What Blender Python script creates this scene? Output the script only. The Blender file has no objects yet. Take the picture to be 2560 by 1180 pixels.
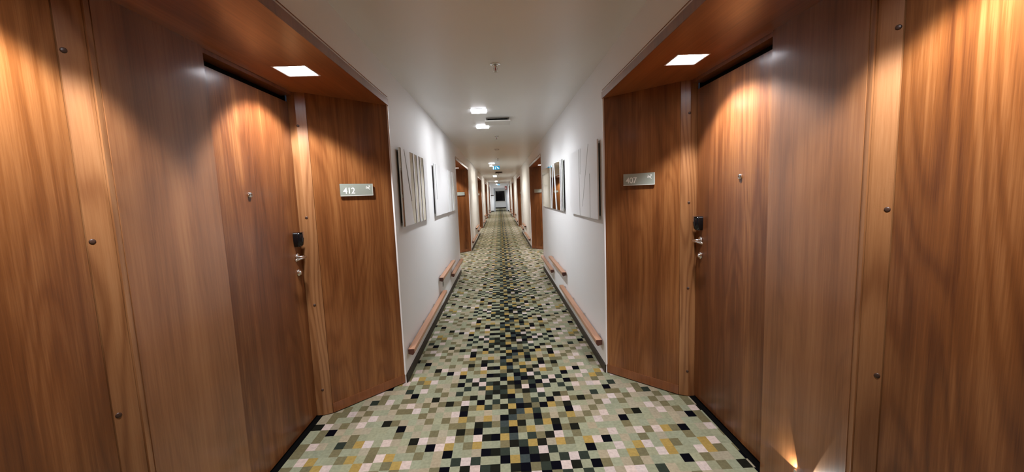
import bpy, bmesh, math, random
from mathutils import Vector, Matrix
random.seed(7)
SC = bpy.context.scene
COL = SC.collection
PI = math.pi

# ------------------------------------------------------------------ camera, world, exposure
W_, H_ = 2560.0, 1180.0
VP = (1249.0 - 1280.0, 488.0 - 590.0)
ND = (1637.0 - 1280.0, 9895.0 - 590.0)
FPX = math.sqrt(-(VP[0] * ND[0] + VP[1] * ND[1]))
F = Vector((VP[0], VP[1], FPX)).normalized()
D = Vector((ND[0], ND[1], FPX)); D = (D - F * F.dot(D)).normalized()
X = D.cross(F)
U = -D
# camera axes (x right, y down, z forward) expressed in the room's axes X, Y=forward, Z=up
cam_x = Vector((X[0], F[0], U[0])); cam_y = -Vector((X[1], F[1], U[1])); cam_z = -Vector((X[2], F[2], U[2]))
cam_d = bpy.data.cameras.new('camera')
cam = bpy.data.objects.new('camera', cam_d); COL.objects.link(cam)
R = Matrix((cam_x, cam_y, cam_z)).transposed()
cam.matrix_world = Matrix.Translation((0, 0, 1.5)) @ R.to_4x4()
cam_d.sensor_width = 36.0
cam_d.lens = 36.0 * FPX / W_
cam_d.clip_start = 0.02; cam_d.clip_end = 200
SC.camera = cam

wd = bpy.data.worlds.new('night'); SC.world = wd; wd.use_nodes = True
wd.node_tree.nodes['Background'].inputs[0].default_value = (0.012, 0.014, 0.02, 1)
wd.node_tree.nodes['Background'].inputs[1].default_value = 1.0
SC.view_settings.view_transform = 'Standard'
SC.view_settings.look = 'None'
SC.view_settings.exposure = 0.0
SC.view_settings.gamma = 1.0
SC.view_settings.use_curve_mapping = False
NICHE_LAMP = 44.0
CEIL_LAMP = 112.0
NICHE_SPOT = 84.0
CEIL_SPOT = 74.0
SC.cycles.max_bounces = 8
SC.cycles.diffuse_bounces = 6
SC.cycles.glossy_bounces = 5
SC.cycles.caustics_reflective = False
SC.cycles.caustics_refractive = False
SC.cycles.sample_clamp_indirect = 3.0

# ------------------------------------------------------------------ materials
def mat(name, col, rough=0.5, metal=0.0, spec=0.5):
    m = bpy.data.materials.new(name); m.use_nodes = True
    b = m.node_tree.nodes['Principled BSDF']
    b.inputs['Base Color'].default_value = (*col, 1)
    b.inputs['Roughness'].default_value = rough
    b.inputs['Metallic'].default_value = metal
    b.inputs['Specular IOR Level'].default_value = spec
    return m

def node(m, t, **kw):
    n = m.node_tree.nodes.new(t)
    for k, v in kw.items(): setattr(n, k, v)
    return n

def mottled(name, c1, c2, scale, rough=0.8, bump=0.0, bscale=400, spec=0.3):
    m = mat(name, c1, rough, 0, spec); nt = m.node_tree; b = nt.nodes['Principled BSDF']
    tc = node(m, 'ShaderNodeTexCoord')
    n = node(m, 'ShaderNodeTexNoise'); n.inputs['Scale'].default_value = scale; n.inputs['Detail'].default_value = 4
    r = node(m, 'ShaderNodeMix', data_type='RGBA')
    r.inputs[6].default_value = (*c1, 1); r.inputs[7].default_value = (*c2, 1)
    nt.links.new(tc.outputs['Object'], n.inputs['Vector'])
    nt.links.new(n.outputs['Fac'], r.inputs[0]); nt.links.new(r.outputs[2], b.inputs['Base Color'])
    if bump:
        n2 = node(m, 'ShaderNodeTexNoise'); n2.inputs['Scale'].default_value = bscale; n2.inputs['Detail'].default_value = 3
        bp = node(m, 'ShaderNodeBump'); bp.inputs['Strength'].default_value = bump; bp.inputs['Distance'].default_value = 0.002
        nt.links.new(tc.outputs['Object'], n2.inputs['Vector'])
        nt.links.new(n2.outputs['Fac'], bp.inputs['Height']); nt.links.new(bp.outputs['Normal'], b.inputs['Normal'])
    return m

def wood(name, dark, mid, light, seed, grain='z', rough=0.34, figure=1.0, streak=1.0, spec=0.5, coat=0.3):
    """veneer: fine pores and broad bands stretched along the grain, plus cathedral contour figure"""
    m = mat(name, mid, rough, 0, spec); nt = m.node_tree; b = nt.nodes['Principled BSDF']; L = nt.links.new
    tc = node(m, 'ShaderNodeTexCoord')
    def mapping(across, along, off):
        mp = node(m, 'ShaderNodeMapping')
        s = [across] * 3; s['xyz'.index(grain)] = along
        mp.inputs['Scale'].default_value = s
        mp.inputs['Location'].default_value = (seed * 3.7 + off, seed * 1.9 + off, seed * 2.3 - off)
        L(tc.outputs['Object'], mp.inputs['Vector']); return mp
    def noise(mp, detail, rgh=0.5, dist=0.0):
        n = node(m, 'ShaderNodeTexNoise'); n.inputs['Scale'].default_value = 1.0
        n.inputs['Detail'].default_value = detail; n.inputs['Roughness'].default_value = rgh
        n.inputs['Distortion'].default_value = dist
        L(mp.outputs[0], n.inputs['Vector']); return n
    def math_(op, a, bv, clamp=False):
        q = node(m, 'ShaderNodeMath', operation=op); q.use_clamp = clamp
        for i, v in enumerate((a, bv)):
            if v is None: continue
            if isinstance(v, (int, float)): q.inputs[i].default_value = v
            else: L(v, q.inputs[i])
        return q.outputs[0]
    broad = noise(mapping(7, 0.35, 1.3), 3, 0.5)
    fine = noise(mapping(90, 1.6, 5.1), 4, 0.62)
    pore = noise(mapping(330, 9, 9.7), 2, 0.6)
    fig = noise(mapping(4.2, 0.62, 2.2), 1.5, 0.4, 0.25)
    ring = math_('SINE', math_('MULTIPLY', fig.outputs['Fac'], 84.0), None)
    ring = math_('MULTIPLY', math_('ADD', ring, 1.0), 0.5)
    ring = math_('POWER', ring, 2.2)
    v = math_('MULTIPLY', math_('SUBTRACT', broad.outputs['Fac'], 0.5), 1.15 * streak)
    v = math_('ADD', v, math_('MULTIPLY', math_('SUBTRACT', fine.outputs['Fac'], 0.5), 0.62 * streak))
    v = math_('ADD', v, math_('MULTIPLY', math_('SUBTRACT', pore.outputs['Fac'], 0.5), 0.35))
    v = math_('SUBTRACT', v, math_('MULTIPLY', ring, 0.20 * figure))
    v = math_('ADD', v, 0.55, True)
    cr = node(m, 'ShaderNodeValToRGB')
    cr.color_ramp.elements[0].position = 0.05; cr.color_ramp.elements[0].color = (*dark, 1)
    cr.color_ramp.elements[1].position = 0.95; cr.color_ramp.elements[1].color = (*light, 1)
    e = cr.color_ramp.elements.new(0.5); e.color = (*mid, 1)
    b.inputs['Coat Weight'].default_value = coat; b.inputs['Coat Roughness'].default_value = .18; b.inputs['Coat IOR'].default_value = 1.55
    L(v, cr.inputs[0]); L(cr.outputs[0], b.inputs['Base Color'])
    rr = math_('ADD', math_('MULTIPLY', pore.outputs['Fac'], 0.12), rough - 0.06)
    L(rr, b.inputs['Roughness'])
    bp = node(m, 'ShaderNodeBump'); bp.inputs['Strength'].default_value = 0.12; bp.inputs['Distance'].default_value = 0.0006
    L(pore.outputs['Fac'], bp.inputs['Height']); L(bp.outputs['Normal'], b.inputs['Normal'])
    return m

WD, WM, WL = (0.13, 0.042, 0.017), (0.29, 0.105, 0.042), (0.46, 0.195, 0.085)
M = {}
M['panel'] = [wood('walnut_panel_%d' % i, (0.07, .019, .005), (.185, .064, .018), (.35, .148, .048), 1.0 + 2.1 * i, figure=.65, spec=.35) for i in range(3)]
M['door'] = [wood('walnut_door_%d' % i, (0.065, .017, .0045), ((.18, .060, .0145), (.155, .051, .0155))[i % 2], (.35, .146, .048), 11.0 + 1.7 * i, figure=(.6, .6, .95, .7)[i], coat=.3, spec=.35) for i in range(4)]
M['pier'] = [wood('walnut_pier_%d' % i, (0.12, .043, .016), (.24, .096, .036), (.35, .155, .062), 21.0 + 1.3 * i, figure=0.35, rough=0.42, coat=.8, spec=.2) for i in range(2)]
M['soffit'] = wood('walnut_soffit', (0.13, .036, .011), (.29, .092, .028), (.44, .165, .055), 31.0, grain='y', figure=0.3)
M['jamb'] = wood('beech_jamb', (.16, .058, .019), (.285, .125, .047), (.41, .205, .088), 41.0, figure=1.6, streak=0.7)
M['plinth'] = wood('walnut_plinth', (.12, .036, .012), (.21, .070, .024), (.29, .105, .038), 51.0, figure=0.5)
M['rail'] = wood('oak_rail', (.26, .11, .055), (.44, .21, .115), (.60, .33, .20), 61.0, grain='y', figure=0.5, rough=0.4)
M['rail_end'] = mat('dark_end_grain', (.075, .022, .012), .55)
M['wall'] = mottled('white_wall_paint', (.83, .825, .825), (.86, .855, .855), 3.0, .62, 0.25, 260)
M['ceiling'] = mottled('ceiling_paint', (.84, .83, .81), (.87, .86, .84), 2.0, .33, 0.10, 300, spec=.5)
M['base'] = mat('dark_baseboard', (.035, .026, .019), .5, 0, .2)
M['black'] = mat('flat_black', (.002, .002, .002), .8, 0, .05)
M['gloss_black'] = mat('black_plastic', (.006, .006, .007), .16)
M['chrome'] = mat('satin_chrome', (.80, .79, .78), .18, 1.0)
M['cap'] = mat('brown_cap', (.055, .026, .016), .42)
M['bead'] = mat('white_bead', (.82, .80, .79), .35)
M['sign'] = mat('brushed_sign_plate', (.33, .37, .32), .42, 0.25)
M['sign_edge'] = mat('sign_edge', (.72, .76, .70), .35, 0.3)
M['white_print'] = mat('white_print', (.88, .90, .86), .5)
M['white_board'] = mottled('white_art_board', (.82, .82, .83), (.85, .85, .86), 5, .42)
M['mirror'] = mat('mirror', (.72, .74, .70), .02, 1.0)
M['groove'] = mat('grey_groove', (.24, .23, .21), .45)
M['dark_backing'] = mat('dark_backing', (.05, .05, .045), .6)
M['lamp_housing'] = mat('white_reflector', (.88, .89, .92), .3)
M['white_metal'] = mat('white_metal', (.74, .72, .68), .4)
M['vent_back'] = mat('vent_back', (.20, .18, .16), .6)
M['glass_night'] = mat('night_glass', (.004, .004, .006), .06)
M['frame_white'] = mat('window_frame', (.66, .64, .60), .45)
M['steel_door'] = mat('grey_fire_door', (.42, .44, .46), .45)
M['red_sign'] = mat('red_sign', (.35, .03, .02), .5)
M['outlet'] = mat('grey_outlet', (.45, .45, .44), .45)

def emit(name, col, s):
    m = bpy.data.materials.new(name); m.use_nodes = True; nt = m.node_tree
    nt.nodes.remove(nt.nodes['Principled BSDF'])
    e = nt.nodes.new('ShaderNodeEmission'); e.inputs[0].default_value = (*col, 1); e.inputs[1].default_value = s
    nt.links.new(e.outputs[0], nt.nodes['Material Output'].inputs[0]); return m
M['lamp_niche'] = emit('lamp_niche', (.98, .96, 1.0), NICHE_LAMP)
M['lamp_cool'] = emit('lamp_cool', (.95, .96, 1.0), CEIL_LAMP)
M['lamp_warm'] = emit('lamp_warm', (1.0, .93, .80), CEIL_LAMP)
M['lamp_warm_niche'] = emit('lamp_warm_niche', (1.0, .95, .88), NICHE_LAMP)
M['lens_edge'] = emit('lens_edge', (.92, .93, 1.0), 8.0)
M['exit_blue'] = emit('exit_blue', (.02, .30, .55), 1.0)
M['exit_white'] = emit('exit_white', (.75, .95, 1.0), 1.6)

# ------------------------------------------------------------------ mesh helpers
def link(o, parent=None):
    COL.objects.link(o)
    if parent is not None: o.parent = parent
    return o

def tag(o, label=None, cat=None, group=None, kind=None):
    if label: o['label'] = label
    if cat: o['category'] = cat
    if group: o['group'] = group
    if kind: o['kind'] = kind
    return o

def empty(name, loc=(0, 0, 0)):
    o = bpy.data.objects.new(name, None); o.empty_display_size = .1; o.location = loc
    return link(o)

class MB:
    def __init__(s): s.bm = bmesh.new()
    def box(s, x0, x1, y0, y1, z0, z1, mi=0):
        v = [s.bm.verts.new(p) for p in ((x0,y0,z0),(x1,y0,z0),(x1,y1,z0),(x0,y1,z0),(x0,y0,z1),(x1,y0,z1),(x1,y1,z1),(x0,y1,z1))]
        for f in ((0,3,2,1),(4,5,6,7),(0,1,5,4),(1,2,6,5),(2,3,7,6),(3,0,4,7)):
            fc = s.bm.faces.new([v[i] for i in f]); fc.material_index = mi
        return s
    def quad(s, pts, mi=0):
        fc = s.bm.faces.new([s.bm.verts.new(p) for p in pts]); fc.material_index = mi; return s
    def prism(s, pts, z0, z1, mi=0):
        lo = [s.bm.verts.new((p[0], p[1], z0)) for p in pts]; hi = [s.bm.verts.new((p[0], p[1], z1)) for p in pts]
        n = len(pts)
        s.bm.faces.new(hi).material_index = mi; s.bm.faces.new(lo[::-1]).material_index = mi
        for i in range(n):
            s.bm.faces.new((lo[i], lo[(i+1) % n], hi[(i+1) % n], hi[i])).material_index = mi
        return s
    def sweep(s, prof, y0, y1, mi=0, end_mi=None):
        """extrude an (x,z) profile along y"""
        a = [s.bm.verts.new((p[0], y0, p[1])) for p in prof]; b = [s.bm.verts.new((p[0], y1, p[1])) for p in prof]
        n = len(prof); e = mi if end_mi is None else end_mi
        s.bm.faces.new(a).material_index = e; s.bm.faces.new(b[::-1]).material_index = e
        for i in range(n): s.bm.faces.new((a[(i+1) % n], a[i], b[i], b[(i+1) % n])).material_index = mi
        return s
    def lathe(s, prof, seg=24, mat4=None, mi=0):
        """profile of (radius, height) turned about local z, then moved by mat4"""
        rings = []
        for r, z in prof:
            if r < 1e-6: rings.append([s.bm.verts.new((0, 0, z))])
            else: rings.append([s.bm.verts.new((r * math.cos(2*PI*i/seg), r * math.sin(2*PI*i/seg), z)) for i in range(seg)])
        if mat4 is not None:
            for rg in rings:
                for v in rg: v.co = mat4 @ v.co
        for a, b in zip(rings, rings[1:]):
            for i in range(seg):
                j = (i + 1) % seg
                if len(a) == 1 and len(b) == 1: continue
                if len(a) == 1: f = s.bm.faces.new((a[0], b[i], b[j]))
                elif len(b) == 1: f = s.bm.faces.new((a[i], a[j], b[0]))
                else: f = s.bm.faces.new((a[i], a[j], b[j], b[i]))
                f.material_index = mi; f.smooth = True
        return s
    def tube(s, pts, rad, seg=10, flat=1.0, mi=0):
        pts = [Vector(p) for p in pts]; rings = []
        for i, p in enumerate(pts):
            t = (pts[min(i+1, len(pts)-1)] - pts[max(i-1, 0)]).normalized()
            ref = Vector((0, 0, 1)) if abs(t.z) < .9 else Vector((1, 0, 0))
            a = t.cross(ref).normalized(); b = a.cross(t)
            r = rad[i] if isinstance(rad, (list, tuple)) else rad
            rings.append([s.bm.verts.new(p + a * r * flat * math.cos(2*PI*k/seg) + b * r * math.sin(2*PI*k/seg)) for k in range(seg)])
        for a, b in zip(rings, rings[1:]):
            for k in range(seg):
                f = s.bm.faces.new((a[k], a[(k+1) % seg], b[(k+1) % seg], b[k])); f.smooth = True; f.material_index = mi
        s.bm.faces.new(rings[0][::-1]).material_index = mi; s.bm.faces.new(rings[-1]).material_index = mi
        return s
    def plate(s, x0, x1, y0, y1, z, holes, up=False, mi=0):
        """horizontal plate with rectangular holes"""
        xs = sorted({x0, x1} | {h[0] for h in holes} | {h[1] for h in holes})
        ys = sorted({y0, y1} | {h[2] for h in holes} | {h[3] for h in holes})
        xs = [x for x in xs if x0 <= x <= x1]; ys = [y for y in ys if y0 <= y <= y1]
        for a, b in zip(xs, xs[1:]):
            for c, d in zip(ys, ys[1:]):
                mx, my = (a+b)/2, (c+d)/2
                if any(h[0] < mx < h[1] and h[2] < my < h[3] for h in holes): continue
                p = [(a, c, z), (b, c, z), (b, d, z), (a, d, z)]
                s.quad(p if up else p[::-1], mi)
        return s
    def xform(s, m4):
        bmesh.ops.transform(s.bm, matrix=m4, verts=s.bm.verts); return s
    def build(s, name, mats, parent=None, bevel=0.0, flip=False):
        me = bpy.data.meshes.new(name)
        if bevel:
            es = [e for e in s.bm.edges if len(e.link_faces) == 2 and e.calc_face_angle(0) > .6]
            bmesh.ops.bevel(s.bm, geom=es, offset=bevel, segments=2, affect='EDGES', clamp_overlap=True)
        if flip or True:
            bmesh.ops.recalc_face_normals(s.bm, faces=s.bm.faces)
        s.bm.to_mesh(me); s.bm.free()
        if not isinstance(mats, (list, tuple)): mats = [mats]
        for m in mats: me.materials.append(m)
        return link(bpy.data.objects.new(name, me), parent)

def copy_tree(o, parent=None, dy=0.0):
    c = o.copy(); COL.objects.link(c)
    if parent is not None: c.parent = parent
    else: c.location.y += dy
    for ch in list(o.children): copy_tree(ch, c)
    return c

# ------------------------------------------------------------------ main dimensions (metres)
XW = 0.825          # corridor half width
XD = 1.30           # niche depth line (pier face)
XL = 1.345          # door leaf face
ZC = 2.50           # ceiling
ZS = 2.213          # niche soffit
PER = 7.65          # niche period
N0, N1 = 0.02, 3.10 # niche extent along the corridor
NICHES = 5
YEND = 36.6
Y_BACK = -4.6
CL = [(-0.205, y) for y in (4.75, 5.82, 12.40, 13.47, 20.05, 21.12, 27.70, 28.77, 35.2, 42.3)]  # last one is added to brighten the room beyond the cross wall
LH = 0.09           # half size of a downlight
SL = [(1.075, 0.99), (1.075, 2.25)]   # soffit lamps (|x|, y)

# ------------------------------------------------------------------ floor: woven carpet of small rectangles
CW, CH, CY0 = 0.0565, 0.0705, 2.058
PAL = {'G': (.245, .250, .164), 'B': (.300, .258, .178), 'O': (.135, .118, .062), 'P': (.47, .385, .345), 'Y': (.30, .205, .060),
       'K': (.0015, .0015, .0035), 'D': (.024, .031, .023), 'T': (.009, .009, .006), 'S': (.036, .047, .045)}
ROWS = [  # left of centre (going out) | centre three either side | right of centre (going out)
 ('DPDGBGGPYOGPYGGPYOGO', 'GGKYSKT', 'GDPDGBPGYOGPYGGPYOGO'),
 ('BGGKBGOGGYPOGYOGGYPG', 'KTDGKDP', 'DGGGKGGPGYPGYOGGYPGG'),
 ('YOGYPKGOBGGOBGGOGGGO', 'GGOTDYT', 'BYOGYPKGBGOGBGGOGGGO'),
 ('PGOPBBPTGBPGPYODGBPO', 'TKYSGDO', 'TPGOGGBPGBPOPYOKGBPG'),
 ('KOTGBOGBGOGGGGOBGGOG', 'GGDKOYB', 'GKOTGBGGGOGGBGGBGGOG'),
 ('TGOOGGBGBKGGGBBGBKOG', 'DOSYTGD', 'YTGOOGPBBKGGGBGBBKOG'),
 ('BOYBOGOBGBOTGGPBOBPT', 'YBKSOOK', 'OBOYBOBPGBOTGBPBOGPT'),
 ('GGKPBGBOGGGBBPBOGGOB', 'BGGTSYD', 'GBGKPBOBGGGBBPBOGGOB'),
 ('YOTGGBOGPOOBGGOBPOOB', 'DOTYKTO', 'KYOTGGBOPGOBGGOBPGOB'),
 ('KGPOTOBOBPBOBBBOGOBG', 'GDGDSOD', 'GKBPOTOBBPBOBBBOGOBG'),
 ('GTOGGBTBGOOGPODBGGBG', 'TGTKGOG', 'DGTOGGBDGOOGPODBGGBG'),
 ('BGGDBOGGGKBGGOBBGGGG', 'DTDYOTD', 'PGGGDBGGGKBBBOBBGGGK'),
 ('DGDGGBOGPGDBBBPGOGTG', 'YDTOTPK', 'ODGDGPBPPGDBGGPGOGTB'),
 ('PTGKOBBGOGOGGKGOBBGK', 'DTGTKOD', 'KPTGKOGBOBGGGKGOBBGK'),
]
def cell(c, r):
    L_, C_, R_ = ROWS[r % 14]
    if -3 <= c <= 3: return C_[c + 3]
    if c < 0: return L_[min(-c - 4, 19)]
    return R_[min(c - 4, 19)]

def build_floor():
    m = bpy.data.materials.new('carpet'); m.use_nodes = True; nt = m.node_tree; b = nt.nodes['Principled BSDF']
    at = nt.nodes.new('ShaderNodeAttribute'); at.attribute_name = 'dye'
    tc = nt.nodes.new('ShaderNodeTexCoord')
    n = nt.nodes.new('ShaderNodeTexNoise'); n.inputs['Scale'].default_value = 55; n.inputs['Detail'].default_value = 5
    n3 = nt.nodes.new('ShaderNodeTexNoise'); n3.inputs['Scale'].default_value = 900; n3.inputs['Detail'].default_value = 2
    mr = nt.nodes.new('ShaderNodeMapRange'); mr.inputs[1].default_value = .25; mr.inputs[2].default_value = .75
    mr.inputs[3].default_value = .84; mr.inputs[4].default_value = 1.16
    mx = nt.nodes.new('ShaderNodeVectorMath'); mx.operation = 'SCALE'
    bp = nt.nodes.new('ShaderNodeBump'); bp.inputs['Strength'].default_value = .5; bp.inputs['Distance'].default_value = .003
    l = nt.links.new
    l(tc.outputs['Object'], n.inputs['Vector']); l(tc.outputs['Object'], n3.inputs['Vector'])
    l(n.outputs['Fac'], mr.inputs[0]); l(at.outputs['Color'], mx.inputs[0]); l(mr.outputs[0], mx.inputs['Scale'])
    l(mx.outputs[0], b.inputs['Base Color']); l(n3.outputs['Fac'], bp.inputs['Height']); l(bp.outputs['Normal'], b.inputs['Normal'])
    b.inputs['Roughness'].default_value = .95; b.inputs['Specular IOR Level'].default_value = .04
    c0, c1 = -24, 24
    r0 = int(math.floor((Y_BACK - CY0) / CH)); r1 = int(math.ceil((46.0 - CY0) / CH))
    verts, faces, cols = [], [], []
    nx = c1 - c0 + 1
    for r in range(r0, r1 + 1):
        for c in range(c0, c1 + 1): verts.append((c * CW - .001, CY0 + r * CH, 0.0))
    rnd = random.Random(3)
    for r in range(r1 - r0):
        for c in range(nx - 1):
            a = r * nx + c; faces.append((a, a + 1, a + 1 + nx, a + nx))
            k = cell(c + c0, r + r0); j = rnd.uniform(.93, 1.07); g = rnd.uniform(-.03, .03)
            p = PAL[k]; cols.append((p[0] * j * (1 + g), p[1] * j, p[2] * j * (1 - g), 1.0))
    me = bpy.data.meshes.new('floor'); me.from_pydata(verts, [], faces)
    ca = me.color_attributes.new('dye', 'FLOAT_COLOR', 'CORNER')
    i = 0
    for f, c in zip(me.polygons, cols):
        for _ in range(4): ca.data[i].color = c; i += 1
    me.materials.append(m)
    tag(link(bpy.data.objects.new('floor', me)), kind='structure')
build_floor()

# ------------------------------------------------------------------ ceiling and walls
SEGS = []            # wall segments between the niches
prev = Y_BACK
for k in range(NICHES):
    SEGS.append((prev, N0 + k * PER)); prev = N1 + k * PER
SEGS.append((prev, YEND))
ceil_mb = MB().plate(-1.45, 1.45, Y_BACK, 46.0, ZC, [(x - LH, x + LH, y - LH, y + LH) for x, y in CL])
tag(ceil_mb.build('ceiling', M['ceiling']), kind='structure')

for side, s in (('left', -1), ('right', 1)):
    mb = MB()
    for a, b in SEGS:
        mb.box(*sorted((s * XW, s * (XW + .012))), a, b, 0, ZC)
        mb.box(*sorted((s * (XW + .012), s * (XW + .20))), a + (.08 if a > -4 else 0), b - .08, 0, ZC)
    for k in range(NICHES):
        mb.box(*sorted((s * XW, s * (XW + .012))), N0 + k * PER, N1 + k * PER, ZS + .045, ZC)
        mb.box(*sorted((s * (XW + .012), s * (XW + .55))), N0 + k * PER, N1 + k * PER, ZS + .075, ZC)
    # room beyond the cross wall
    mb.box(*sorted((s * .93, s * 1.1)), YEND + .2, 45.0, 0, ZC)
    tag(mb.build('wall_' + side, M['wall']), kind='structure')
    bb = MB()
    for a, b in SEGS:
        bb.sweep([(s * XW, 0), (s * (XW - .012), 0), (s * (XW - .012), .062), (s * (XW - .008), .068), (s * XW, .068)], a, b)
    tag(bb.build('baseboard_' + side, M['base']), kind='structure')
    # corner beads at the niche edges
    cb = MB()
    for k in range(NICHES):
        for y in (N0 + k * PER, N1 + k * PER):
            cb.box(*sorted((s * (XW - .0015), s * (XW + .010))), y - .006, y + .006, .068, ZS)
    tag(cb.build('trim_1' if s < 0 else 'trim_2', M['bead']), kind='structure')
mb = MB().box(-1.45, 1.45, Y_BACK - .1, Y_BACK, 0, ZC)
tag(mb.build('wall_back', M['wall']), kind='structure')
# cross wall with an opening, near the far end
OX0, OX1, OZ = -.50, .66, 2.12
mb = MB().box(-1.45, OX0, YEND, YEND + .2, 0, ZC).box(OX1, 1.45, YEND, YEND + .2, 0, ZC).box(OX0, OX1, YEND, YEND + .2, OZ, ZC)
tag(mb.build('wall_cross', M['wall']), kind='structure')
WX0, WX1, WZ0, WZ1 = -.50, .62, .78, 2.02
mb = MB().box(-1.1, WX0, 45.0, 45.15, 0, ZC).box(WX1, 1.1, 45.0, 45.15, 0, ZC).box(WX0, WX1, 45.0, 45.15, 0, WZ0).box(WX0, WX1, 45.0, 45.15, WZ1, ZC)
tag(mb.build('wall_end', M['wall']), kind='structure')
tag(MB().box(-.93, .93, 44.985, 45.0, 0, .14).build('baseboard_end', M['base']), kind='structure')
tag(MB().box(-XW, OX0, YEND - .012, YEND, 0, .09).box(OX1, XW, YEND - .012, YEND, 0, .09).build('baseboard_cross', M['base']), kind='structure')

# far window
w = empty('window_1', (0.08, 45.0, .84)); tag(w, 'dark night window in the end wall of the corridor', 'window', kind='structure')
def loc(o, p): # keep world geometry under a parent placed elsewhere
    o.matrix_parent_inverse = Matrix.Translation(-Vector(p)); return o
fr = MB()
for a in ((WX0, WX0 + .05, WZ0, WZ1), (WX1 - .05, WX1, WZ0, WZ1), (WX0, WX1, WZ0, WZ0 + .05), (WX0, WX1, WZ1 - .06, WZ1)):
    fr.box(a[0], a[1], 44.985, 45.06, a[2], a[3])
loc(fr.build('window_frame', M['frame_white'], w), (0.08, 45, .84))
loc(MB().box(WX0 + .05, WX1 - .05, 45.03, 45.045, WZ0 + .05, WZ1 - .06).build('pane', M['glass_night'], w), (0.08, 45, .84))
loc(MB().box(WX0 - .03, WX1 + .03, 44.94, 45.0, WZ0 - .03, WZ0).build('window_sill', M['frame_white'], w), (0.08, 45, .84))
# opening frame with the fire door standing open against the left side
w = empty('door_1', (OX0, YEND, 0)); tag(w, 'grey framed opening in the cross wall with its door folded open', 'doorway', kind='structure')
f_ = MB().box(OX0 - .05, OX0 + .02, YEND - .02, YEND + .22, 0, OZ + .05).box(OX1 - .02, OX1 + .05, YEND - .02, YEND + .22, 0, OZ + .05).box(OX0, OX1, YEND - .02, YEND + .22, OZ - .02, OZ + .05)
loc(f_.build('door_frame', M['steel_door'], w), (OX0, YEND, 0))
loc(MB().box(OX0 + .02, OX0 + .065, YEND + .22, YEND + 1.15, .01, OZ - .03).build('door_leaf', M['steel_door'], w, .003), (OX0, YEND, 0))
loc(MB().box(OX1 - .065, OX1 - .02, YEND + .22, YEND + 1.15, .01, OZ - .03).build('door_leaf', M['steel_door'], w, .003), (OX0, YEND, 0))

# ------------------------------------------------------------------ niches
ORD = ['nearest', 'second', 'third', 'fourth', 'fifth']
door_count = [1]
XCAP = (0.19, 0.80, 1.40, 2.0)

def beam(t, watts, deg, blend, col, tx=0.0, ty=0.0, z=-.003):
    ld = bpy.data.lights.new('reflector_beam', 'SPOT'); ld.energy = watts; ld.color = col
    ld.spot_size = math.radians(deg); ld.spot_blend = blend; ld.shadow_soft_size = .03
    o = link(bpy.data.objects.new('reflector_beam', ld), t); o.location = (0, 0, z)
    o.rotation_euler = (math.radians(ty), math.radians(-tx), 0)   # slight aim of the reflector

def cyl_x(s, y, z, x0, r, t, seg=18, dome=0.0):
    """matrix and profile for a disc whose axis points from the door into the corridor"""
    m = Matrix.Translation((s * x0, y, z)) @ Matrix.Rotation(-s * PI / 2, 4, 'Y')
    return m, [(0, t + dome), (r * .7, t + dome * .6), (r, t * .7), (r, 0), (0, 0)]

def sgn(s, pts): return [(s * p[0], p[1]) for p in pts]

def make_niche_lamp(s, x, y, matl, label, group):
    t = empty('recessed_downlight', (s * x, y, ZS)); tag(t, label, 'ceiling light', group)
    h = .050; a = .083
    hb = MB()
    for q in ((-a, -a + .003, -a, a), (a - .003, a, -a, a), (-a, a, -a, -a + .003), (-a, a, a - .003, a)):
        hb.box(q[0], q[1], q[2], q[3], 0.0, h)
    hb.box(-a, a, -a, a, h, h + .004)
    hb.build('housing', M['lamp_housing'], t)
    MB().box(-a + .004, a - .004, -a + .004, a - .004, h - .003, h - .001).build('diffuser', matl, t)
    rb = MB()
    for q in ((-a - .006, -a, -a - .006, a + .006), (a, a + .006, -a - .006, a + .006), (-a, a, -a - .006, -a), (-a, a, a, a + .006)):
        rb.box(q[0], q[1], q[2], q[3], -.002, .001)
    rb.build('rim', M['lamp_housing'], t)
    far = y % PER > 1.6
    beam(t, NICHE_SPOT, 113, .34, (.97, .97, 1.0), s * (6 if (far and s < 0) else 2), (7 if s < 0 else -9) if far else 0)
    return t

def text_mesh(txt, size, name, matl, parent, m4):
    cu = bpy.data.curves.new(name, 'FONT'); cu.body = txt; cu.size = size; cu.extrude = .0004; cu.offset = .0006
    cu.space_character = .95
    o = bpy.data.objects.new(name, cu); COL.objects.link(o)
    bpy.context.view_layer.update()
    me = bpy.data.meshes.new_from_object(o.evaluated_get(bpy.context.evaluated_depsgraph_get()))
    bpy.data.objects.remove(o); me.name = name
    me.transform(m4); me.materials.clear(); me.materials.append(matl)
    return link(bpy.data.objects.new(name, me), parent)

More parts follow.
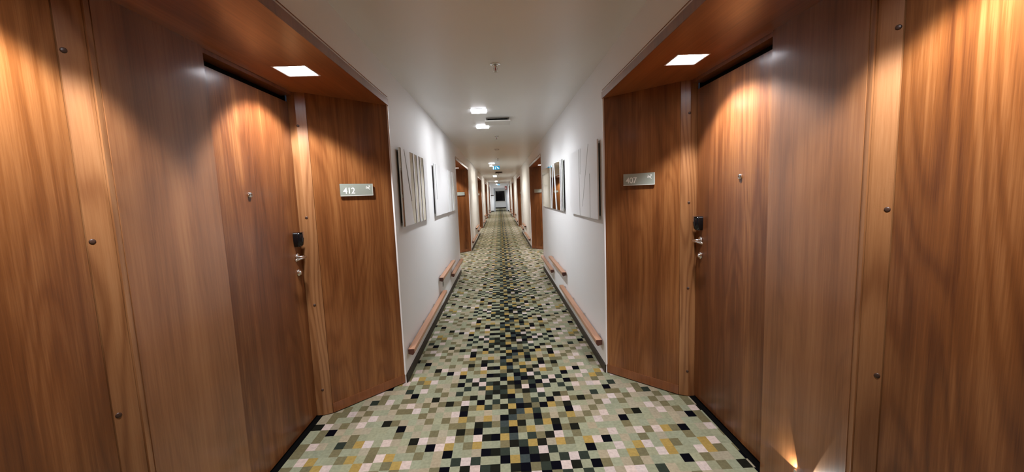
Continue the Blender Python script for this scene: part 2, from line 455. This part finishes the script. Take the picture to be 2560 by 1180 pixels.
def room_sign(s, k, number, label):
    """plate on the splayed far panel"""
    ax, ay = XW, N1; bx, by = 1.245, 2.685
    d = Vector((bx - ax, by - ay, 0)); ln = d.length; d.normalize()
    a0, a1 = (.177, .418)
    c = Vector((ax, ay, 0)) + d * (a0 + a1) / 2
    pos = Vector((s * c.x, c.y + k * PER, 1.578))
    dd = Vector((s * d.x, d.y, 0))                       # runs from wall corner towards the door
    right = -dd if s < 0 else dd                         # reading direction seen from the corridor
    up = Vector((0, 0, 1)); n = right.cross(up)          # towards the viewer
    t = empty('room_sign', pos); tag(t, label, 'room sign', 'room signs beside the doors')
    t.matrix_world = Matrix((( right.x, up.x, n.x, pos.x), (right.y, up.y, n.y, pos.y), (right.z, up.z, n.z, pos.z), (0, 0, 0, 1)))
    hw, hh = .1205, .0425
    MB().box(-hw + .006, hw - .006, -hh + .004, hh - .004, -.0005, .010).build('backing', M['black'], t)
    MB().box(-hw, hw, -hh, hh, .010, .016).build('plate', M['sign'], t, .0012)
    eb = MB().box(-hw, hw, -hh - .001, -hh + .0035, .0145, .0172).box(hw - .003, hw + .0005, -hh, hh, .0145, .0170)
    eb.build('lower_edge', M['sign_edge'], t)
    if number:
        text_mesh(number, .060, 'room_number', M['white_print'], t, Matrix.Translation((-hw + .020, -.026, .0165)))
        ic = MB()
        def bar(x0, y0, x1, y1, wd_):
            dv = Vector((x1 - x0, y1 - y0)).normalized(); p = Vector((-dv.y, dv.x)) * wd_ / 2
            q = [(x0 + p.x, y0 + p.y), (x1 + p.x, y1 + p.y), (x1 - p.x, y1 - p.y), (x0 - p.x, y0 - p.y)]
            ic.quad([(a, b, .0170) for a, b in q])
        bar(.066, .012, .094, .012, .0065)
        bar(.070, .027, .098, -.001, .0036)
        bar(.084, .014, .099, .027, .0036)
        bar(.088, .027, .101, .027, .0036)
        bar(.099, .027, .099, .017, .0030)
        ic.build('no_smoking_mark', M['white_print'], t)
    return t

def niche(s, k):
    oy = k * PER
    sd = 'left' if s < 0 else 'right'
    where = ORD[k] + ' recess'
    side_txt = sd + ' wall'
    near = k == 0
    def T(pts): return [(s * p[0], p[1] + oy) for p in pts]
    vi = (k * 2 + (0 if s < 0 else 1))
    # splayed far panel with plinth
    def splay(p0, p1, label, off):
        t = empty('wood_panel', (s * (p0[0] + p1[0]) / 2, oy + (p0[1] + p1[1]) / 2, 0)); L0 = t.location.copy()
        tag(t, label, 'wood panel', 'splayed walnut panels of the door recesses')
        d = Vector((p1[0] - p0[0], p1[1] - p0[1])).normalized(); n = Vector((d.y, -d.x))
        if n.x > 0: n = -n                           # towards the corridor
        q0 = Vector(p0); q1 = Vector(p1)
        def strip(a, b, f, g): return [tuple(a + n * f), tuple(b + n * f), tuple(b + n * g), tuple(a + n * g)]
        mb = MB().prism([(s * x_, y_ + oy) for x_, y_ in strip(q0, q1, 0, -.022)], .012, ZS)
        loc(mb.build('board', M['panel'][(vi + off) % 3], t), L0)
        mb = MB().prism([(s * x_, y_ + oy) for x_, y_ in strip(q0, q1, .004, -.002)], .008, .075)
        loc(mb.build('plinth', M['plinth'], t), L0)
        return t
    splay((XW + .010, N1 - .004), (1.245, 2.685), ('splayed walnut panel carrying the %s plate' % ('412' if s < 0 else '407')) if near else 'splayed walnut panel at far side of the %s, %s' % (where, side_txt), 0)
    splay((1.245, .47), (XW + .010, N0 + .004), 'splayed walnut panel at near side of the %s, %s' % (where, side_txt), 1)
    # pier between the two doors
    t = empty('wood_panel', (s * XD, oy + 1.62, 0)); L0 = t.location.copy()
    tag(t, 'upright walnut panel between two doors of the %s, %s' % (where, side_txt), 'wood panel', 'walnut piers between paired doors')
    loc(MB().box(*sorted((s * XD, s * (XD + .075))), oy + 1.382, oy + 1.87, .010, ZS).build('board', M['pier'][vi % 2], t, .0012), L0)
    loc(MB().box(*sorted((s * (XD + .002), s * (XD + .03))), oy + 1.362, oy + 1.380, .010, ZS).build('edge_strip', M['jamb'], t, .001), L0)
    # soffit board with lamp holes
    t = empty('soffit_panel', (s * 1.08, oy + 1.56, ZS)); L0 = t.location.copy()
    tag(t, 'walnut soffit board over the %s on the %s' % (where, side_txt), 'soffit', 'walnut soffits over the recesses')
    holes = []
    for x, y in SL:
        holes.append((*sorted((s * (x - .083), s * (x + .083))), y + oy - .083, y + oy + .083))
    a, b = sorted((s * (XW - .006), s * (XD + .012)))
    mb = MB().plate(a, b, N0 + oy, N1 + oy, ZS, holes).plate(a, b, N0 + oy, N1 + oy, ZS + .06, holes, True)
    loc(mb.build('board', M['soffit'], t), L0)
    xa, xb = sorted((s * (XW - .006), s * (XW - .001)))
    loc(MB().box(xa, xb, N0 + oy - .004, N1 + oy + .004, ZS - .002, ZS + .046).build('front_edge', M['plinth'], t), L0)
    # lamps
    for i, (x, y) in enumerate(SL):
        which = 'near' if i == 0 else 'far'
        make_niche_lamp(s, x, y + oy, M['lamp_niche'] if k == 0 else M['lamp_warm_niche'],
                        'square soffit lamp above the %s door, %s, %s' % (which, where, side_txt), 'square lamps above the doors')
    # doors
    for i, (y0, y1) in enumerate(((.56, 1.302), (1.95, 2.655))):
        door_count[0] += 1
        far = i == 1
        if far: y0 = 1.885
        t = empty('door_%d' % door_count[0], (s * XL, oy + (y0 + y1) / 2, 0)); L0 = t.location.copy()
        lab = 'flat walnut %s door of the %s on the %s' % ('far' if far else 'near', where, side_txt)
        tag(t, lab, 'door', kind='structure')
        loc(MB().box(*sorted((s * XL, s * (XL + .045))), y0 + oy, y1 + oy, .014, 2.150).build('door_leaf', M['door'][(vi * 2 + i) % 4], t, .0015), L0)
        loc(MB().box(*sorted((s * (XD + .010), s * (XL + .09))), y0 + oy - .02, y1 + oy + .01, 0.0005, .004).build('threshold', M['black'], t), L0)
        fb = MB().box(*sorted((s * (XD + .014), s * (XL + .05))), y0 + oy, y1 + oy, 2.192, ZS + .01)
        loc(fb.build('frame_head', M['plinth'], t), L0)
        loc(MB().box(*sorted((s * (XL + .04), s * (XL + .09))), y0 + oy - .05, y1 + oy + .05, 0, ZS + .02).build('gap_shade', M['black'], t), L0)  # black sheet standing in for the shade in the gap around the leaf
        # jambs: strike side and hinge side, each with four cover caps
        if far: js = ([(1.247, 2.684), (1.302, 2.659), (1.352, 2.659), (1.352, 2.75), (1.262, 2.72)], (1.296, 2.6615), -1), ([(XD + .03, 1.871), (XL - .003, 1.882), (XL + .05, 1.882), (XL + .05, 1.80), (XD + .03, 1.84)], None, 1)
        else: js = ([(1.308, 1.360), (1.311, 1.352), (1.343, 1.306), (1.39, 1.306), (1.39, 1.37), (1.33, 1.37)], (1.3365, 1.3155), 1), ([(1.247, .471), (1.302, .548), (1.352, .556), (1.352, .42), (1.262, .43)], None, -1)
        for poly, cp, _ in js:
            j = loc(MB().prism(T(poly), .006, ZS).build('jamb', M['jamb'], t, .001), L0)
            if cp:
                p0, p1 = (Vector(poly[0]), Vector(poly[1])) if far else (Vector(poly[1]), Vector(poly[2]))
                d = (p1 - p0).normalized(); n = Vector((d.y, -d.x))
                if n.x > 0: n = -n
                nn = Vector((s * n.x, n.y, 0))
                rot = Vector((0, 0, 1)).rotation_difference(nn).to_matrix().to_4x4()
                for z in XCAP:
                    cpm = Matrix.Translation((s * cp[0], cp[1] + oy, z)) @ rot
                    c = MB().lathe([(0, .003), (.006, .0028), (.0088, .0012), (.0088, -.002)], 14, cpm)
                    c.build('screw_cap', M['cap'], j)
        ly = 2.59 if far else .62
        q = 1 if far else -1
        # viewer
        py = 2.165 if far else .93
        m4, pr = cyl_x(s, py + oy, 1.552, XL, .0115, .006, 18, .002)
        pv = loc(MB().lathe([(0, .006), (.007, .006), (.0085, .011), (.0135, .009), (.0145, 0)], 20, m4).build('peephole', M['chrome'], t), L0)
        # key card reader
        rd = MB()
        hgt = [(-.046, .022, .72), (-.034, .027, .9), (.0, .030, 1.0), (.034, .030, 1.0), (.046, .026, .9)]
        rings = []
        for dz, hw_, dp in hgt:
            rg = []
            for a_ in range(12):
                an = PI * a_ / 11
                rg.append(rd.bm.verts.new((s * (XL - .052 * dp * max(0, math.sin(an)) ** .55), ly + oy + hw_ * math.cos(an), 1.262 + dz)))
            rings.append(rg)
        for a_, b_ in zip(rings, rings[1:]):
            for i_ in range(11): rd.bm.faces.new((a_[i_], a_[i_+1], b_[i_+1], b_[i_])).smooth = True
        rd.bm.faces.new(rings[0]); rd.bm.faces.new(rings[-1])
        r_ = loc(rd.build('card_reader', M['gloss_black'], t), L0)
        tr = MB().box(*sorted((s * (XL - .054), s * (XL - .0485))), ly + oy - .006, ly + oy + .006, 1.262 + .012, 1.262 + .048)
        tr.box(*sorted((s * (XL - .050), s * XL)), ly + oy - .024, ly + oy + .024, 1.262 + .0465, 1.262 + .0485)
        tr.build('reader_trim', M['chrome'], r_, .0008)
        # lever handle with rose, and cylinder below
        m4, _ = cyl_x(s, ly + oy, 1.145, XL, .0, .0)
        hd = MB().lathe([(0, .009), (.022, .009), (.026, .006), (.026, 0), (0, 0)], 24, m4)
        hd.lathe([(0, .05), (.0095, .05), (.0095, .005)], 16, m4)
        pts = [(s * (XL - .045), ly + oy, 1.145), (s * (XL - .056), ly + oy - q * .006, 1.146), (s * (XL - .062), ly + oy - q * .03, 1.147),
               (s * (XL - .060), ly + oy - q * .07, 1.146), (s * (XL - .054), ly + oy - q * .115, 1.142), (s * (XL - .050), ly + oy - q * .125, 1.140)]
        hd.tube(pts, [.009, .010, .0095, .0085, .008, .005], 12)
        loc(hd.build('lever_handle', M['chrome'], t), L0)
        m4, _ = cyl_x(s, ly + oy, 1.042, XL, .0, .0)
        cy = MB().lathe([(0, .018), (.012, .018), (.0135, .016), (.0135, .009), (.021, .008), (.0235, .005), (.0235, 0), (0, 0)], 24, m4)
        loc(cy.build('lock_cylinder', M['chrome'], t), L0)

for k in range(NICHES):
    for s in (-1, 1):
        niche(s, k)
        if k == 0:
            room_sign(s, 0, '412' if s < 0 else '407', 'grey metal sign reading %s on the walnut panel' % ('412' if s < 0 else '407'))
        else:
            room_sign(s, k, None, 'small metal room sign on the far panel of the %s recess, %s wall' % (ORD[k], 'left' if s < 0 else 'right'))

# ------------------------------------------------------------------ wooden bumper rails low on the walls
RAILS = [(3.16, 5.20, .235), (4.93, 6.32, .460), (6.10, 7.60, .275)]
RN = ['long low wooden bumper rail', 'upper short wooden bumper rail', 'lower short wooden bumper rail']
rail_proto = {}
for s in (-1, 1):
    for k in range(NICHES - 1):
        for i, (y0, y1, z) in enumerate(RAILS):
            if i == 2 and s > 0: z -= .005
            sd = 'left' if s < 0 else 'right'
            lab = '%s, %s wall, %s' % (RN[i], sd, ['past the nearest recess', 'past the second recess', 'past the third recess', 'past the fourth recess'][k])
            key = (s, i)
            if key not in rail_proto:
                t = empty('bumper_rail', (s * (XW - .04), y0, z))
                prof = [(-.026, .024), (.026, .024), (.026, -.010), (.012, -.028), (-.026, -.016)]
                prof = [(-s * p[0], p[1]) for p in prof]
                MB().sweep(prof, 0, y1 - y0, 0, 1).build('rail', [M['rail'], M['rail_end']], t, .002)
                n = 4 if i == 0 else 3
                for q in range(n):
                    yb = .12 + (y1 - y0 - .24) * q / (n - 1)
                    MB().box(*sorted((s * .022, s * .040)), yb - .012, yb + .012, -.006, .034).build('bracket', M['chrome'], t, .002)
                rail_proto[key] = t
            else:
                t = copy_tree(rail_proto[key]); t.location.y = y0 + k * PER
            tag(t, lab, 'bumper rail', 'wooden bumper rails along the walls')
    

# ------------------------------------------------------------------ wall reliefs of white board and mirror strips
AZ0, AZ1 = 1.27, 1.918
def relief(s, y0, y1, strips, base, label, group, lines=()):
    t = empty('wall_relief', (s * XW, (y0 + y1) / 2, AZ0)); tag(t, label, 'wall art', group); L0 = t.location.copy()
    def lb(x0, x1, a, b, z0, z1): return sorted((s * (XW - x0), s * (XW - x1))) + [a, b, z0, z1]
    loc(MB().box(*lb(0, .018, y0 + .03, y1 - .03, AZ0 + .03, AZ1 - .03)).build('backing', M['dark_backing'], t), L0)
    loc(MB().box(*lb(.018, .030, y0, y1, AZ0, AZ1)).build('base_board', base, t, .001), L0)
    for kind, pts, th in strips:
        pts = [(a, AZ0 + v * (AZ1 - AZ0)) for a, v in pts]
        mb = MB(); xf, xb = s * (XW - .030 - th), s * (XW - .0302)
        f = [mb.bm.verts.new((xf, a, z)) for a, z in pts]; b = [mb.bm.verts.new((xb, a, z)) for a, z in pts]
        mb.bm.faces.new(f); mb.bm.faces.new(b[::-1]); n = len(pts)
        for i in range(n): mb.bm.faces.new((f[i], f[(i+1) % n], b[(i+1) % n], b[i]))
        loc(mb.build('mirror_strip' if kind == 'm' else 'groove' if kind == 'g' else 'white_strip', M['mirror'] if kind == 'm' else M['groove'] if kind == 'g' else M['white_board'], t), L0)
    return t
def vs(kind, a, b, th=.008, v0=0, v1=1, a2=None, b2=None):
    """strip from a..b at the top to a2..b2 at the bottom"""
    a2 = a if a2 is None else a2; b2 = b if b2 is None else b2
    return (kind, [(a2, v0), (b2, v0), (b, v1), (a, v1)], th)
protos = []
protos.append((relief(-1, 3.25, 4.42, [
    vs('w', 3.285, 3.385, .003, a2=3.285, b2=3.63), vs('w', 3.405, 3.60, .003, v0=.32, a2=3.59, b2=3.60),
    vs('w', 3.735, 3.79, .003), vs('w', 3.90, 3.975, .003), vs('w', 4.055, 4.085, .003), vs('w', 4.23, 4.40, .003)], M['mirror'],
    'white and mirror relief with a slanted dark slit, nearest on the left wall', 'white and mirror reliefs on the walls'),
    'white and mirror relief with a slanted slit on the left wall past the %s recess'))
protos.append((relief(-1, 4.93, 7.15, [
    vs('w', 5.00, 5.16, .007, v0=.32, a2=5.04, b2=5.05), vs('w', 6.17, 6.30, .010), vs('w', 6.38, 6.44, .006), vs('m', 6.62, 6.70, .003), vs('w', 6.72, 6.80, .010), vs('m', 6.86, 6.92, .003)], M['white_board'],
    'wide nearly all white relief next to the second recess, left wall', 'white and mirror reliefs on the walls'),
    'wide nearly all white relief on the left wall past the %s recess'))
protos.append((relief(1, 3.18, 4.42, [
    vs('g', 3.905, 3.915, .001, a2=3.885, b2=3.895), vs('g', 3.825, 3.835, .001, v0=.62, a2=3.85, b2=3.86),
    vs('g', 3.485, 3.495, .001, v0=.14, a2=3.765, b2=3.775), vs('g', 3.445, 3.455, .001, v1=.60)], M['white_board'],
    'white relief with four thin slanted lines, nearest on the right wall', 'white and mirror reliefs on the walls'),
    'white relief with thin slanted lines on the right wall past the %s recess'))
protos.append((relief(1, 4.93, 7.25, [
    vs('w', 6.05, 6.12, .003), vs('w', 5.76, 5.83, .003, a2=5.95, b2=6.02), vs('w', 5.64, 5.72, .003, a2=5.46, b2=5.56), vs('w', 5.08, 5.14, .004), vs('w', 4.96, 5.02, .006)], M['mirror'],
    'wide mirror relief with crossing white strips beside the second recess, right wall', 'white and mirror reliefs on the walls'),
    'wide mirror relief with crossing white strips on the right wall past the %s recess'))
for k in range(1, 4):
    for o, lab in protos:
        c = copy_tree(o, dy=k * PER); c['label'] = lab % ORD[k]

# ------------------------------------------------------------------ corridor ceiling lights
lampc = {}
place = ['first of the nearest pair', 'second of the nearest pair', 'before the blue exit sign', 'just past the blue exit sign',
         'first of the third pair', 'second of the third pair', 'first of the fourth pair', 'second of the fourth pair', 'last before the cross wall', 'added to light the room beyond the cross wall']
def ceil_lamp(x, y, matl, label):
    t = empty('recessed_downlight', (x, y, ZC)); tag(t, label, 'ceiling light', 'square lamps in the corridor ceiling')
    h = .05; a = LH
    hb = MB()
    for q in ((-a, -a + .003, -a, a), (a - .003, a, -a, a), (-a, a, -a, -a + .003), (-a, a, a - .003, a)):
        hb.box(q[0], q[1], q[2], q[3], 0.0, h)
    hb.box(-a, a, -a, a, h, h + .004)
    hb.build('housing', M['lamp_housing'], t)
    lens = MB().box(-a + .003, a - .003, -a + .003, a - .003, -.016, .004, 1)      # frosted lens standing a little proud of the ceiling
    lens.quad([(-a + .005, -a + .005, -.0165), (-a + .005, a - .005, -.0165), (a - .005, a - .005, -.0165), (a - .005, -a + .005, -.0165)], 0)
    lens.build('diffuser', [matl, M['lens_edge']], t)
    rb = MB()
    for q in ((-a - .010, -a, -a - .010, a + .010), (a, a + .010, -a - .010, a + .010), (-a, a, -a - .010, -a), (-a, a, a, a + .010)):
        rb.box(q[0], q[1], q[2], q[3], -.003, .001)
    rb.build('rim', M['lamp_housing'], t)
    beam(t, CEIL_SPOT * (3.0 if y > 34 else 1.0), 132, .6, (.90, .95, 1.0) if y < 8 or y > 34 else (1.0, .96, .88), tx=13, z=-.020)
for (x, y), pl in zip(CL, place):
    ceil_lamp(x, y, M['lamp_cool'] if y < 8 or y > 34 else M['lamp_warm'],
              'square white lamp in the corridor ceiling, ' + pl)

# ------------------------------------------------------------------ sprinklers, detector, vents, signs
spr = empty('sprinkler', (0.008, 3.13, ZC))
MB().lathe([(0, -.001), (.012, -.004), (.020, -.012), (.036, -.007), (.041, -.002), (.041, 0), (0, 0)], 28).build('cover_plate', M['chrome'], spr)
b_ = MB().lathe([(.012, -.006), (.012, -.022), (.008, -.026), (0, -.026)], 16)
for q in (-1, 1): b_.tube([(q * .010, 0, -.02), (q * .0145, 0, -.032), (q * .010, 0, -.046), (0, 0, -.052)], .0024, 8)
b_.build('yoke', M['chrome'], spr)
MB().lathe([(.0035, -.024), (.0042, -.034), (.0035, -.048)], 10).build('bulb', M['red_sign'], spr)
df = MB().lathe([(0, -.050), (.006, -.050), (.019, -.053), (.019, -.0545), (.006, -.053), (0, -.053)], 20).build('deflector', M['chrome'], spr)
SPL = ['nearest', 'second', 'third', 'fourth', 'fifth', 'sixth', 'seventh', 'eighth']
tag(spr, 'chrome sprinkler head, nearest on the ceiling centre line', 'sprinkler', 'ceiling sprinklers')
for i, y in enumerate((6.80, 10.85, 14.6, 18.4, 22.3, 25.9, 29.6)):
    c = copy_tree(spr, dy=y - 3.13); c.location.x = -.01
    c['label'] = 'chrome sprinkler head, %s along the ceiling centre line' % SPL[i + 1]
dt = MB().lathe([(0, -.030), (.030, -.030), (.044, -.022), (.050, -.010), (.052, 0), (0, 0)], 28).build('smoke_detector', M['white_metal'])
dt.location = (-.02, 8.70, ZC); tag(dt, 'round white smoke detector between the second and third sprinkler', 'smoke detector')

def vent(x, y, label, dark=False):  # dark: shade on an unlit front, put into darker colours
    t = empty('air_vent', (x, y, ZC)); tag(t, label, 'air vent', 'ceiling air vents')
    MB().box(-.15, .15, -.13, .13, -.012, 0).build('duct_collar', M['vent_back'] if not dark else M['base'], t)
    MB().box(-.165, .165, -.15, .15, -.050, -.036).build('face_plate', M['white_metal'] if not dark else M['vent_back'], t, .003)
    MB().box(-.13, .13, -.11, .11, -.036, -.012).build('neck', M['black'], t)
vent(.015, 5.33, 'flat white air vent hung beside the nearest pair of ceiling lamps')
vent(.0, 17.2, 'flat air vent past the blue exit sign, shade put in its colour', True)

def exit_sign(x, y, label):
    t = empty('exit_sign', (x, y, ZC)); tag(t, label, 'exit sign', 'blue exit signs')
    MB().box(-.125, .125, -.018, .018, -.045, 0).build('mount', M['white_metal'], t, .002)
    MB().box(-.115, .115, -.010, .010, -.165, -.045).build('light_panel', M['exit_blue'], t)
    p = MB(); z0, z1 = -.155, -.055
    def pol(pts): p.quad([(a, -.0115, b) for a, b in pts])
    pol([(-.105, z0), (-.065, z0), (-.065, z1), (-.105, z1)])               # doorway
    pol([(-.030, z0), (-.008, z0), (-.010, z1 - .012), (-.022, z1 - .012)]) # arrow shaft
    pol([(.018, z1 - .030), (.032, z1 - .018), (.075, z0 + .012), (.056, z0 + .006)])   # running figure: body and rear leg
    pol([(.034, z1 - .030), (.080, z1 - .050), (.078, z1 - .062), (.036, z1 - .046)])   # arm
    pol([(.050, z0 + .040), (.100, z0 + .030), (.100, z0 + .018), (.055, z0 + .026)])   # front leg
    pol([(.012, z1 - .016), (.026, z1 - .008), (.034, z1 - .020), (.020, z1 - .028)])   # head
    p.build('pictogram', M['exit_white'], t)
exit_sign(-.075, 12.95, 'small lit blue exit sign hanging by the third ceiling lamp pair')
exit_sign(-.06, 33.5, 'tiny lit blue exit sign hanging at the far end of the corridor')

t = empty('fire_sign', (.60, YEND, 2.15)); tag(t, 'small red sign with white flame mark beside the far opening', 'fire sign')
MB().box(-.10, .10, -.035, -.025, -.15, .15).build('plate', M['red_sign'], t)
MB().quad([(-.045, -.037, -.10), (.045, -.037, -.10), (.045, -.037, .05), (-.045, -.037, .05)]).build('mark', M['white_print'], t)
o = MB().box(-.14, .14, -.02, -.004, -.035, .035).build('wall_plaque', M['cap']); o.location = (-.68, YEND, 1.50)
tag(o, 'small dark plaque on the white cross wall at the far end', 'plaque')
t = empty('wall_socket', (-XW, 5.30, .33)); tag(t, 'small grey wall socket under the upper bumper rail, left wall', 'socket')
MB().box(0, .008, -.04, .04, -.04, .04).build('cover', M['outlet'], t, .002)
MB().box(.008, .010, -.022, .022, -.022, .022).build('insert', M['groove'], t)

# low chrome marker lamp on the right pier
t = empty('marker_lamp', (XD, 1.583, .205)); tag(t, 'small chrome marker lamp low on the right walnut pier', 'wall lamp')
MB().box(-.030, 0, -.020, .020, -.030, .022).build('housing', M['chrome'], t, .003)
for q, col, e in ((1, (1.0, .95, .80), 2.6), (-1, (.80, .97, 1.0), 4.0)):
    MB().box(-.024, -.006, min(q * .0203, q * .022), max(q * .0203, q * .022), -.024, .016).build('lens', emit('marker_lens_%d' % q, col, 12.0), t)
    ld = bpy.data.lights.new('marker_beam', 'SPOT'); ld.energy = e; ld.color = col; ld.spot_size = math.radians(74); ld.spot_blend = .12; ld.shadow_soft_size = .003
    lo = bpy.data.objects.new('marker_beam', ld); link(lo, t); lo.location = (-.020, q * .028, .0)
    dv = Vector((.25, q * 1.0, .75 if q > 0 else .62)).normalized()
    lo.rotation_euler = dv.to_track_quat('-Z', 'Y').to_euler()
